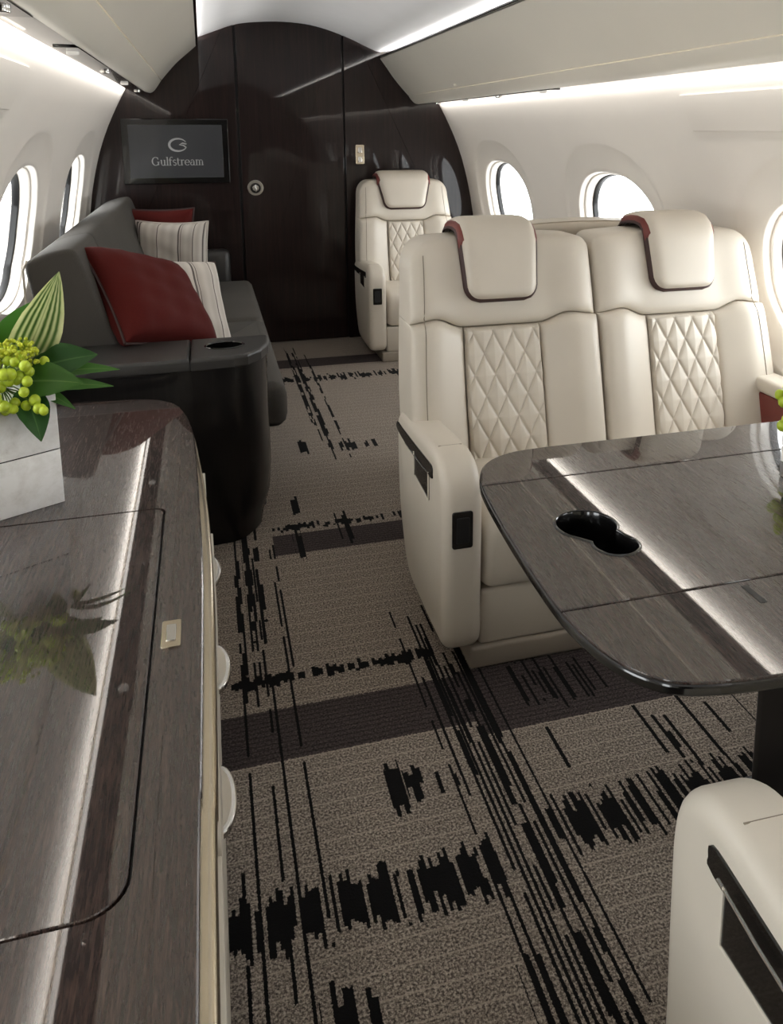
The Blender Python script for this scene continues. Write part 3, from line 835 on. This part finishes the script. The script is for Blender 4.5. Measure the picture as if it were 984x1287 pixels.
# ------------------------------------------------------------------ cabin seats
def seat(root, H=0.28, arms=(-1, 1), window_arm=False, headrest=True, leather_='leather', free=(1, 1), hw0=0.100, hflare=0.010):
    """Built about the origin, facing -Y; cushion front at y=0, back leans away."""
    y0, sl = 0.315, 0.25
    def wsc(z, x=0): return 1 - 0.10 * sstep(0.50, 1.0, z) * free[0 if x < 0 else 1]
    def place(x, z, d): return (x * wsc(z, x), y0 + sl * (z - 0.35) - d, z)
    xq = 0.112
    def zsh(x):
        a = abs(x)
        return 0.742 + 0.028 * sstep(xq, 0.20, a) - 0.008 * sstep(0.2, H, a)
    rcs = [0.072 if k else 0.036 for k in free]
    def ztop(x, top=0.985):
        rc = rcs[0 if x < 0 else 1]; a = abs(x) - (H - rc)
        return top - 0.012 * (x / H) ** 2 if a <= 0 else top - 0.012 * (x / H) ** 2 - rc + math.sqrt(max(0, rc * rc - a * a))
    def cs(i, n): return lerp(0.5 - 0.5 * math.cos(PI * i / n), i / n, 0.25)
    def edge_fn(t, p): return max(0.0, 1 - abs(2 * t - 1) ** p) ** 0.5
    def pad(name, fx, fz0, fz1, nu, nv, dep, puff, pu, pv, thick, m, extra=None):
        bm = nb()
        U = [cs(i, nu) for i in range(nu + 1)]; V = [cs(j, nv) for j in range(nv + 1)]
        def fr(i, j):
            x = fx(U[i]); z = lerp(fz0(x), fz1(x), V[j])
            d = dep(x, z) + puff * edge_fn(U[i], pu) * edge_fn(V[j], pv) + (extra(x, z) if extra else 0)
            return place(x, z, d)
        def bk(i, j):
            x = fx(U[i]); z = lerp(fz0(x), fz1(x), V[j]); return place(x, z, -thick)
        A = grid(bm, fr, nu, nv); B = grid(bm, bk, nu, nv)
        rim = [(i, 0) for i in range(nu)] + [(nu, j) for j in range(nv)] + [(i, nv) for i in range(nu, 0, -1)] + [(0, j) for j in range(nv, 0, -1)]
        for k in range(len(rim)):
            (a, b), (c, d) = rim[k], rim[(k + 1) % len(rim)]
            bm.faces.new((A[a][b], A[c][d], B[c][d], B[a][b]))
        return obj(name, bm, m, root, 60)
    HL = HR = H
    wing = lambda x, z: 0.024 * sstep(0.12, 0.235, abs(x)) * (0.55 + 0.45 * sstep(0.99, 0.70, z))
    # upper yoke
    pad('backrest_yoke', lambda u: lerp(-HL, HR, u), zsh, lambda x: ztop(x, 0.985), 44, 22, wing, 0.030, 8, 6, 0.10, leather_)
    # lower side bolsters
    for s in (-1, 1):
        pad('side_bolster', (lambda u: lerp(-HL, -xq - 0.001, u)) if s < 0 else (lambda u: lerp(xq + 0.001, HR, u)), lambda x: 0.36, lambda x: zsh(x) - 0.0015, 20, 26,
            lambda x, z: 0.004 + 0.034 * sstep(0.12, 0.22, abs(x)), 0.026, 5, 14, 0.10, leather_)
    # quilted panel: stitched diamonds
    def quilt(x, z):
        a = x / 0.0595 + z / 0.112; b = x / 0.0595 - z / 0.112
        t1 = abs(a - round(a)); t2 = abs(b - round(b)); t = min(t1, t2) * 2
        return 0.0062 * (1 - math.exp(-t / 0.13)) + 0.003 * t
    bm = nb(); nu, nv = 112, 168
    def q(i, j):
        x = lerp(-xq + 0.001, xq - 0.001, i / nu); z = lerp(0.36, 0.7405, j / nv)
        e = min(1, min(i, nu - i) / 3) * min(1, min(j, nv - j) / 3)
        return place(x, z, 0.008 + 0.012 * e ** 0.5 + quilt(x, z) * e)
    A = grid(bm, q, nu, nv)
    B = [bm.verts.new(place(x, z, -0.1)) for x, z in ((-xq + .001, .36), (xq - .001, .36), (xq - .001, .7405), (-xq + .001, .7405))]
    bm.faces.new(B)
    for idx, (p_, q_) in enumerate((((0, 0), (nu, 0)), ((nu, 0), (nu, nv)), ((nu, nv), (0, nv)), ((0, nv), (0, 0)))):
        if idx == 0: e = [A[i][0] for i in range(nu + 1)]
        elif idx == 1: e = [A[nu][j] for j in range(nv + 1)]
        elif idx == 2: e = [A[i][nv] for i in range(nu, -1, -1)]
        else: e = [A[0][j] for j in range(nv, -1, -1)]
        bm.faces.new(e + [B[(idx + 1) % 4], B[idx]])
    obj('quilted_panel', bm, leather_, root, 180)
    # shell at the rear
    bm = nb()
    def shell_out():
        o = [(-H + 0.004, 0.16), (H - 0.004, 0.16)]
        n = 24
        return o + [(x, ztop(x, 0.982)) for x in [lerp(H - 0.004, -H + 0.004, 0.5 - 0.5 * math.cos(PI * i / n)) for i in range(n + 1)]]
    rext(shell_out(), 0.040, 0.125, 0.03, lambda a, b, w_: (a * wsc(b, a), y0 + sl * (b - 0.35) + w_, b), 4, bm, 0.0)
    obj('back_shell', bm, leather_, root, 50)
    def yd(x, z):
        if z > zsh(x):
            u = (x + H) / (2 * H); v = (z - zsh(x)) / (ztop(x) - zsh(x))
            return wing(x, z) + 0.030 * edge_fn(u, 8) * edge_fn(v, 6)
        u = (abs(x) - xq) / (H - xq); v = (z - 0.36) / (zsh(x) - 0.36)
        return 0.004 + 0.034 * sstep(0.12, 0.22, abs(x)) + 0.026 * edge_fn(u, 5) * edge_fn(v, 14)
    for s in (-1, 1):
        if free[0 if s < 0 else 1]:
            xs_ = s * (H - 0.038)
            obj('edge_seam', tube([place(xs_, z, yd(xs_, z) + 0.0002) for z in [0.40 + 0.018 * k for k in range(31)]], 0.0014, 5), 'seam', root)
    # headrest draped over the top
    if headrest:
        def drape(hw, line, th, m, name, rc_=0.040, xoff=0.0, flare=hflare):
            n = len(line); bm_ = nb()
            Ls = [0]
            for a, b in zip(line, line[1:]): Ls.append(Ls[-1] + math.hypot(b[0] - a[0], b[1] - a[1]))
            nu_ = 20
            def half(s):
                e = hw
                if s < rc_: e = hw - rc_ + math.sqrt(max(0, rc_ ** 2 - (rc_ - s) ** 2))
                return e + flare * sstep(0.0, 0.2, s) 
            def pt_(i, j, k):
                t = -math.cos(PI * i / nu_); t = lerp(t, 2 * i / nu_ - 1, 0.3)
                a = Vector(line[max(j - 1, 0)]); b = Vector(line[min(j + 1, n - 1)]); d_ = (b - a).normalized(); nn = Vector((-d_.y, d_.x))
                ed = max(0, 1 - abs(t) ** 10) ** 0.5 * max(0, 1 - max(0, 1 - Ls[j] / 0.016) ** 2) ** 0.5
                ed = max(0.12, ed)
                off = th * ed if k else 0
                p_ = Vector(line[j]) + nn * off
                return (xoff + t * half(Ls[j] + 1e-4), p_.x, p_.y)
            A_ = grid(bm_, lambda i, j: pt_(i, j, 1), nu_, n - 1); B_ = grid(bm_, lambda i, j: pt_(i, j, 0), nu_, n - 1)
            rim = [(i, 0) for i in range(nu_)] + [(nu_, j) for j in range(n - 1)] + [(i, n - 1) for i in range(nu_, 0, -1)] + [(0, j) for j in range(n - 1, 0, -1)]
            for k in range(len(rim)):
                (a, b), (c, d) = rim[k], rim[(k + 1) % len(rim)]
                bm_.faces.new((A_[a][b], A_[c][d], B_[c][d], B_[a][b]))
            return obj(name, bm_, m, root, 60)
        fy = lambda z, d: y0 + sl * (z - 0.35) - d
        line = [(fy(z, 0.032), z) for z in (0.815, 0.8165, 0.819, 0.823, 0.829, 0.838, 0.85, 0.865, 0.89, 0.92, 0.95, 0.97)]
        ty = fy(0.99, 0)
        line += [(fy(0.985, 0.026), 0.985), (fy(0.985, 0.012), 0.996), (ty + 0.02, 1.000), (ty + 0.06, 0.998), (ty + 0.10, 0.990), (ty + 0.13, 0.965), (ty + 0.135, 0.93)]
        drape(hw0, line, 0.034, leather_, 'headrest')
        line2 = [(p[0], p[1]) for p in line]
        line2[0] = (line[0][0], line[0][1] - 0.006)
        drape(hw0 + 0.006, line2, 0.018, 'pipe', 'headrest_piping', 0.045)
        # red lining showing along the sides at the top
        line3 = line[10:17]
        drape(hw0 + 0.0045 + hflare, line3, 0.028, 'red', 'headrest_lining', 0.002, 0.0, 0.0)
    # cushion, front panel, plinth
    xa = -H + (0.088 if -1 in arms else 0.0); xb = H - (0.088 if (1 in arms or window_arm) else 0.0)
    bm = nb()
    prof_c = smooth_poly([(0.0, 0.22), (-0.006, 0.28), (-0.002, 0.345), (0.022, 0.382), (0.07, 0.398), (0.20, 0.400), (0.34, 0.395), (0.36, 0.30), (0.34, 0.21), (0.2, 0.20), (0.05, 0.198), (0.012, 0.203)], 4)
    rext(prof_c, xa + 0.005, xb - 0.004, 0.030, YZ, 5, bm)
    obj('seat_cushion', bm, leather_, root, 50)
    obj('front_panel', rbox(xa, xb, 0.010, 0.34, 0.055, 0.197, 0.010), leather_, root)
    obj('plinth', rbox(xa - (0.025 if -1 in arms else -0.004), xb - 0.004, 0.0, 0.40, 0.0, 0.056, 0.008), 'plinth', root)
    # arms
    for s in arms:
        x1 = H + 0.012; x0 = H - 0.085
        ao = smooth_poly([(-0.020, 0.085), (-0.026, 0.20), (-0.030, 0.34), (-0.030, 0.44), (-0.014, 0.494), (0.030, 0.530), (0.10, 0.540), (0.25, 0.530), (0.40, 0.520), (0.435, 0.508), (0.448, 0.47), (0.448, 0.38), (0.432, 0.26), (0.385, 0.15), (0.32, 0.085), (0.2, 0.072), (0.05, 0.07)], 4)
        f = lambda a, b, w_: (s * w_, a, b)
        arm = obj('armrest', rext(ao, x0, x1, 0.028, f, 5), leather_, root, 45)
        xs = lambda b: x1
        # black inlay along the outer face with a control pocket below
        inlay = smooth_poly([(0.432, 0.466), (0.425, 0.486), (0.36, 0.488), (0.22, 0.494), (0.11, 0.500), (0.065, 0.500), (0.060, 0.482), (0.072, 0.468), (0.20, 0.462), (0.34, 0.458)], 3)
        g = lambda a, b, w_: (s * (xs(b) + w_), a, b)
        il = obj('black_inlay', rext(inlay, -0.012, 0.003, 0.001, g, 2), 'black', arm)
        obj('control_pocket', rext([(0.092, 0.488), (0.235, 0.480), (0.225, 0.412), (0.092, 0.404)], -0.012, 0.0028, 0.001, g, 2), 'black', arm)
        obj('pocket_rim', tube([(s * (xs(b) + 0.003), a, b) for a, b in ((0.092, 0.475), (0.092, 0.404), (0.225, 0.412), (0.235, 0.472))], 0.002, 6), 'leather2', arm)
        obj('pocket_rail', tube([(s * (x1 + 0.0035), a, b) for a, b in ((0.080, 0.4735), (0.15, 0.4660), (0.235, 0.4630), (0.33, 0.4595))], 0.0016, 6), 'chrome', arm)
        # front switch
        h = lambda a, b, w_: (s * a, w_ + (-0.030 + (0.004 * (0.44 - b) / 0.2)), b)
        swp = obj('arm_switch', rext(rrect(x0 + 0.028, x1 - 0.020, 0.335, 0.425, 0.006, 3), 0.006, -0.005, 0.002, h, 2), 'black', arm)
        obj('switch_key', rext(rrect(x0 + 0.037, x1 - 0.029, 0.348, 0.412, 0.004, 2), -0.004, -0.008, 0.002, h, 2), 'black_matt', swp)
        obj('arm_seam', tube([(s * lerp(x0 + 0.02, x1 - 0.02, k / 6), 0.085, 0.5388) for k in range(7)], 0.0014, 5), 'seam', arm)
    if window_arm:
        obj('window_armrest', rbox(H - 0.075, H + 0.008, 0.0, 0.40, 0.515, 0.562, 0.016), leather_, root)
        obj('arm_side_panel', rbox(H - 0.070, H + 0.004, 0.004, 0.40, 0.06, 0.516, 0.006), 'red', root)

def set_pose(root, loc, rot=0.0):
    root.location = loc; root.rotation_euler = (0, 0, rot)
SG = 'cream leather cabin seats'
s1 = thing('cabin_seat', 'aisle-side cream leather seat of the pair behind the table', 'seat', (0, 0, 0), SG)
seat(s1, 0.275, (-1,), free=(1, 0)); set_pose(s1, (0.763, 1.715, 0))
s2 = thing('cabin_seat', 'window-side cream leather seat of the pair, with red arm panel', 'seat', (0, 0, 0), SG)
seat(s2, 0.275, (), True, free=(0, 1)); set_pose(s2, (1.322, 1.715, 0))
s3 = thing('cabin_seat', 'farthest cream leather seat, standing before the dark bulkhead', 'seat', (0, 0, 0), SG)
seat(s3, 0.292, (-1, 1), hw0=0.122, hflare=0.035); set_pose(s3, (1.130, 4.42, 0))
s4 = thing('cabin_seat', 'cream seat facing away, only its top showing behind the pair', 'seat', (0, 0, 0), SG)
seat(s4, 0.285, (-1, 1), False, False); set_pose(s4, (1.155, 3.02, 0), PI)
s5 = thing('cabin_seat', 'nearest cream leather seat, armrest showing in the bottom right corner', 'seat', (0, 0, 0), SG)
seat(s5, 0.285, (-1, 1), False, True, 'leather2'); set_pose(s5, (0.778, 0.708, 0.03), PI - 0.03)

# ------------------------------------------------------------------ dining table
TZ = 0.645
tab = thing('dining_table', 'dark veneered folding table in front of the paired seats', 'table', (1.05, 1.08, 0))
tpoly = ccw(smooth_poly([(0.70, 0.734), (0.618, 0.736), (0.525, 0.748), (0.476, 0.770), (0.443, 0.82), (0.426, 0.90), (0.424, 1.0), (0.431, 1.15), (0.444, 1.30), (0.459, 1.37), (0.490, 1.432), (0.548, 1.468), (0.62, 1.477), (0.70, 1.478)], 4, False) + [(1.585, 1.476), (1.585, 0.732)])
leaves = {}
for y0, y1 in ((0.5, 0.926), (0.929, 1.333), (1.336, 1.6)):
    q = clip(clip(tpoly, 1, y0, True), 1, y1, False)
    leaves[y0] = obj('table_leaf', rext(q, TZ - 0.018, TZ, 0.0018, XY, 2), 'tabletop', tab)
obj('edge_band', rext(inset(tpoly, -0.0035), TZ - 0.017, TZ - 0.003, 0.003, XY, 2), 'black', tab)
def cup_out(g):
    a = [(0.562 + (0.050 + g) * math.cos(math.radians(t)), 1.145 + (0.050 + g) * math.sin(math.radians(t))) for t in range(-38, 221, 12)]
    b = [(0.578 + (0.036 + g) * math.cos(math.radians(t)), 1.073 + (0.036 + g) * math.sin(math.radians(t))) for t in range(156, 405, 12)]
    return a + b
boolean_cut(leaves[0.929], rext(cup_out(0), TZ - 0.1, TZ + 0.1, 0.0, XY, 1))
eb = [o for o in tab.children if o.name.startswith('edge_band')] if False else None
for o in COL.objects:
    if o.name.startswith('edge_band'): boolean_cut(o, rext(cup_out(0.004), TZ - 0.1, TZ + 0.1, 0.0, XY, 1))
bm = nb(); c0 = ccw(cup_out(0))
rings = [[bm.verts.new((q[0], q[1], z)) for q in inset(c0, d)] for d, z in ((-0.003, TZ + 0.0005), (0.0005, TZ + 0.0015), (0.002, TZ - 0.001), (0.002, TZ - 0.06))]
for A, B in zip(rings, rings[1:]):
    for i in range(len(c0)): bm.faces.new((A[i], A[(i + 1) % len(c0)], B[(i + 1) % len(c0)], B[i]))
bm.faces.new(rings[-1])
ch = obj('cup_holder', bm, 'black', tab)
obj('cup_rim', tube([(q[0], q[1], TZ + 0.0008) for q in inset(c0, 0.0005)] + [(c0[0][0], c0[0][1], TZ + 0.0008)], 0.0014, 6), 'black', ch)
obj('hinge_slot', rext([(-0.005, -0.022), (0.005, -0.022), (0.005, 0.022), (-0.005, 0.022)], TZ - 0.001, TZ + 0.0008, 0.0003, lambda a, b, w_: (0.694 + a, 0.893 + b, w_), 1), 'black_matt', tab)
obj('pedestal', rbox(0.935, 1.30, 0.96, 1.205, 0.02, TZ - 0.018, 0.012, 0.05), 'darkbase', tab)
obj('pedestal_foot', rbox(0.915, 1.33, 0.94, 1.225, 0.0, 0.022, 0.006, 0.05), 'darkbase', tab)

# ------------------------------------------------------------------ vases and flowers
def vase(loc, half, h, ang, label):
    r = thing('vase', label, 'vase', loc)
    c, s = math.cos(ang), math.sin(ang)
    R = lambda a, b, w_: (loc[0] + a * c - b * s, loc[1] + a * s + b * c, loc[2] + w_)
    z1 = h * 0.50
    sq = rrect(-half, half, -half, half, 0.002, 2)
    obj('lower_block', rext(sq, 0, z1 - 0.0012, 0.0012, R, 2), 'stone', r)
    obj('joint', rext(inset(sq, 0.002), z1 - 0.0015, z1 + 0.0015, 0.0, R, 1), 'black_matt', r)
    up = obj('upper_block', rext(sq, z1 + 0.0012, h, 0.0012, R, 2), 'stone', r)
    boolean_cut(up, rext(rrect(-half + 0.01, half - 0.01, -half + 0.01, half - 0.01, 0.002, 2), h - 0.05, h + 0.05, 0, R, 1))
    return r
def leaf_bm(base, tip, up, width, curl=0.2, fold=0.25, n=12, m=6):
    bm = nb(); uvl = bm.loops.layers.uv.new('UVMap')
    b, t = Vector(base), Vector(tip); d = t - b; L = d.length; d.normalize()
    u = Vector(up); u = (u - u.dot(d) * d).normalized(); s = d.cross(u)
    def P(i, j):
        v = i / n; w = width * math.sin(PI * min(1, v ** 0.8)) ** 0.8 * (1 - 0.25 * v) if 0 < v < 1 else 0.0008
        a = (j / m * 2 - 1)
        c = b + d * L * v + u * (math.sin(v * PI) * curl * L * 0.5 - curl * L * 0.5 * v * v) 
        return c + s * a * w + u * (abs(a) * w * fold + 0.04 * w * math.sin(v * 30) * abs(a))
    V = [[bm.verts.new(P(i, j)) for j in range(m + 1)] for i in range(n + 1)]
    for i in range(n):
        for j in range(m):
            f = bm.faces.new((V[i][j], V[i + 1][j], V[i + 1][j + 1], V[i][j + 1]))
            for lp, (a, c_) in zip(f.loops, ((i, j), (i + 1, j), (i + 1, j + 1), (i, j + 1))): lp[uvl].uv = (c_ / m, a / n)
    r = bmesh.ops.solidify(bm, geom=bm.faces[:], thickness=0.0012)
    return bm
def ico(bm, c, r, sub=1):
    g = bmesh.ops.create_icosphere(bm, subdivisions=sub, radius=r, matrix=Matrix.Translation(c))
    return g
def bouquet(loc, label, leaves_, nber, rad, seed, cluster):
    rnd = random.Random(seed)
    r = thing('flower_arrangement', label, 'flowers', loc)
    L0 = Vector(loc)
    for (b, t, u, w, c, m) in leaves_:
        obj('leaf', leaf_bm(L0 + Vector(b), L0 + Vector(t), u, w, c), m, r, 60)
    # berries on thin stalks
    st = nb()
    for k in range(nber):
        a = rnd.uniform(0, 2 * PI); e = rnd.uniform(-0.15, 1.15)
        R = rad * rnd.uniform(0.8, 1.1)
        if k % 2: p = L0 + Vector((rnd.uniform(-0.85, 0.95) * rad, -rnd.uniform(0.75, 1.05) * rad, rnd.uniform(-0.30, 0.75) * rad))
        else: p = L0 + Vector((R * math.cos(a) * math.cos(e), R * math.sin(a) * math.cos(e), 0.02 + R * 0.85 * math.sin(e)))
        bm = nb(); ico(bm, p, rnd.uniform(0.0085, 0.0115), 2)
        bmesh.ops.scale(bm, vec=(1, 1, 1.12), verts=bm.verts, space=Matrix.Translation(-p))
        obj('berry', bm, 'berry', r, 180)
        tube([L0 + Vector((0, 0, 0.005)), L0.lerp(p, 0.6) + Vector((0, 0, 0.008)), p], 0.0013, 5, st)
    obj('stalk', st, 'stalk', r)
    for (c, rr) in cluster:
        bm = nb()
        for k in range(90):
            v = Vector((rnd.gauss(0, 1), rnd.gauss(0, 1), rnd.gauss(0, 0.7))).normalized() * rr * rnd.uniform(0.55, 1.0)
            ico(bm, L0 + Vector(c) + v, rnd.uniform(0.003, 0.0055), 1)
        o = obj('blossom_cluster', bm, 'blossom', r, 180)
        o['kind'] = 'stuff'
    return r
pillow('red cushion with dark piping nearest the end console', 'redcloth', 'pipe', (-0.190, 2.940, 0.700), 0.200, 0.085, (0.69, 0.66, -0.29), (-0.40, 0.61, 0.68), 1)
pillow('striped cushion tucked behind the nearest red cushion', 'stripe', 'pipe', (-0.125, 3.175, 0.622), 0.200, 0.075, (0.85, 0.45, -0.15), (-0.35, 0.40, 0.85), 2)
pillow('striped cushion standing farther along the grey sofa', 'stripe', 'stripe', (-0.170, 4.42, 0.632), 0.185, 0.070, (0.92, -0.35, 0.0), (-0.36, 0.20, 0.90), 3)
pillow('red cushion behind the farther striped cushion, by the bulkhead', 'redcloth', 'pipe', (-0.265, 4.66, 0.660), 0.205, 0.070, (0.92, -0.30, 0.0), (-0.30, 0.25, 0.92), 4)

va = math.radians(29)
vase((-0.403, 1.761, CZ + 0.0003), 0.075, 0.225, va, 'square pale stone vase on the left credenza')
bouquet((-0.403, 1.761, CZ + 0.235), 'lime berries and striped leaves in the vase on the credenza', [
    ((0.03, 0.02, 0.03), (0.125, -0.01, 0.225), (0.35, -0.85, 0.1), 0.050, 0.10, 'hosta'),
    ((-0.01, 0.03, 0.05), (0.07, 0.08, 0.165), (0.2, -0.8, 0.5), 0.036, 0.2, 'leaf'),
    ((0.05, 0.01, 0.03), (0.178, -0.01, 0.062), (0.15, -0.8, 0.55), 0.044, 0.15, 'leafdark'),
    ((0.04, -0.03, 0.02), (0.155, -0.06, 0.020), (0.1, -0.8, 0.55), 0.040, 0.15, 'leaf'),
    ((0.06, 0.02, 0.01), (0.215, 0.03, 0.022), (0.1, -0.7, 0.7), 0.018, 0.2, 'leaf'),
    ((0.06, 0.00, 0.00), (0.205, 0.00, -0.008), (0.1, -0.7, 0.7), 0.017, 0.1, 'leaf'),
    ((0.045, -0.04, 0.01), (0.085, -0.105, -0.075), (0.5, -0.8, 0.25), 0.036, 0.12, 'leafdark'),
    ((0.06, -0.01, 0.00), (0.135, -0.03, -0.040), (0.3, -0.8, 0.5), 0.014, 0.2, 'leaf'),
    ((-0.03, -0.05, 0.01), (-0.010, -0.125, -0.085), (0.3, -0.9, 0.2), 0.026, 0.1, 'hosta'),
    ((-0.05, 0.00, 0.03), (-0.155, -0.03, 0.05), (0, -0.6, 0.8), 0.034, 0.2, 'leaf'),
    ((-0.03, 0.04, 0.03), (-0.10, 0.14, 0.07), (0, 0.4, 1), 0.034, 0.2, 'leafdark'),
    ((0.02, 0.05, 0.02), (0.06, 0.16, 0.05), (0, 0.4, 1), 0.032, 0.2, 'leaf'),
    ((-0.02, 0.0, 0.05), (-0.06, 0.02, 0.18), (0.3, -0.9, 0.1), 0.034, 0.1, 'leafdark')],
    96, 0.098, 11, [((0.050, -0.040, 0.080), 0.034), ((0.005, -0.05, 0.090), 0.038), ((-0.045, -0.07, 0.080), 0.040), ((-0.02, 0.04, 0.08), 0.034), ((0.04, 0.03, 0.075), 0.026)])
vase((1.090, 1.245, TZ + 0.0003), 0.048, 0.062, math.radians(10), 'small pale stone vase at the right edge of the table')
bouquet((1.090, 1.245, TZ + 0.066), 'lime berries in the small vase on the dining table', [
    ((-0.02, -0.01, 0.004), (-0.100, -0.03, -0.020), (0, -0.3, 1), 0.034, 0.2, 'leafdark'),
    ((-0.02, -0.03, 0.004), (-0.075, -0.10, -0.030), (0, -0.3, 1), 0.030, 0.2, 'leaf'),
    ((0.02, -0.04, 0.004), (0.06, -0.14, -0.01), (0, -0.3, 1), 0.030, 0.2, 'leafdark'),
    ((0.04, 0.0, 0.0), (0.15, 0.03, 0.02), (0, -0.3, 1), 0.032, 0.2, 'leaf'),
    ((0.0, 0.03, 0.03), (0.03, 0.08, 0.16), (0, -0.9, 0.3), 0.032, 0.2, 'hosta')],
    70, 0.090, 23, [((-0.02, -0.02, 0.055), 0.03), ((0.03, 0.02, 0.06), 0.03)])
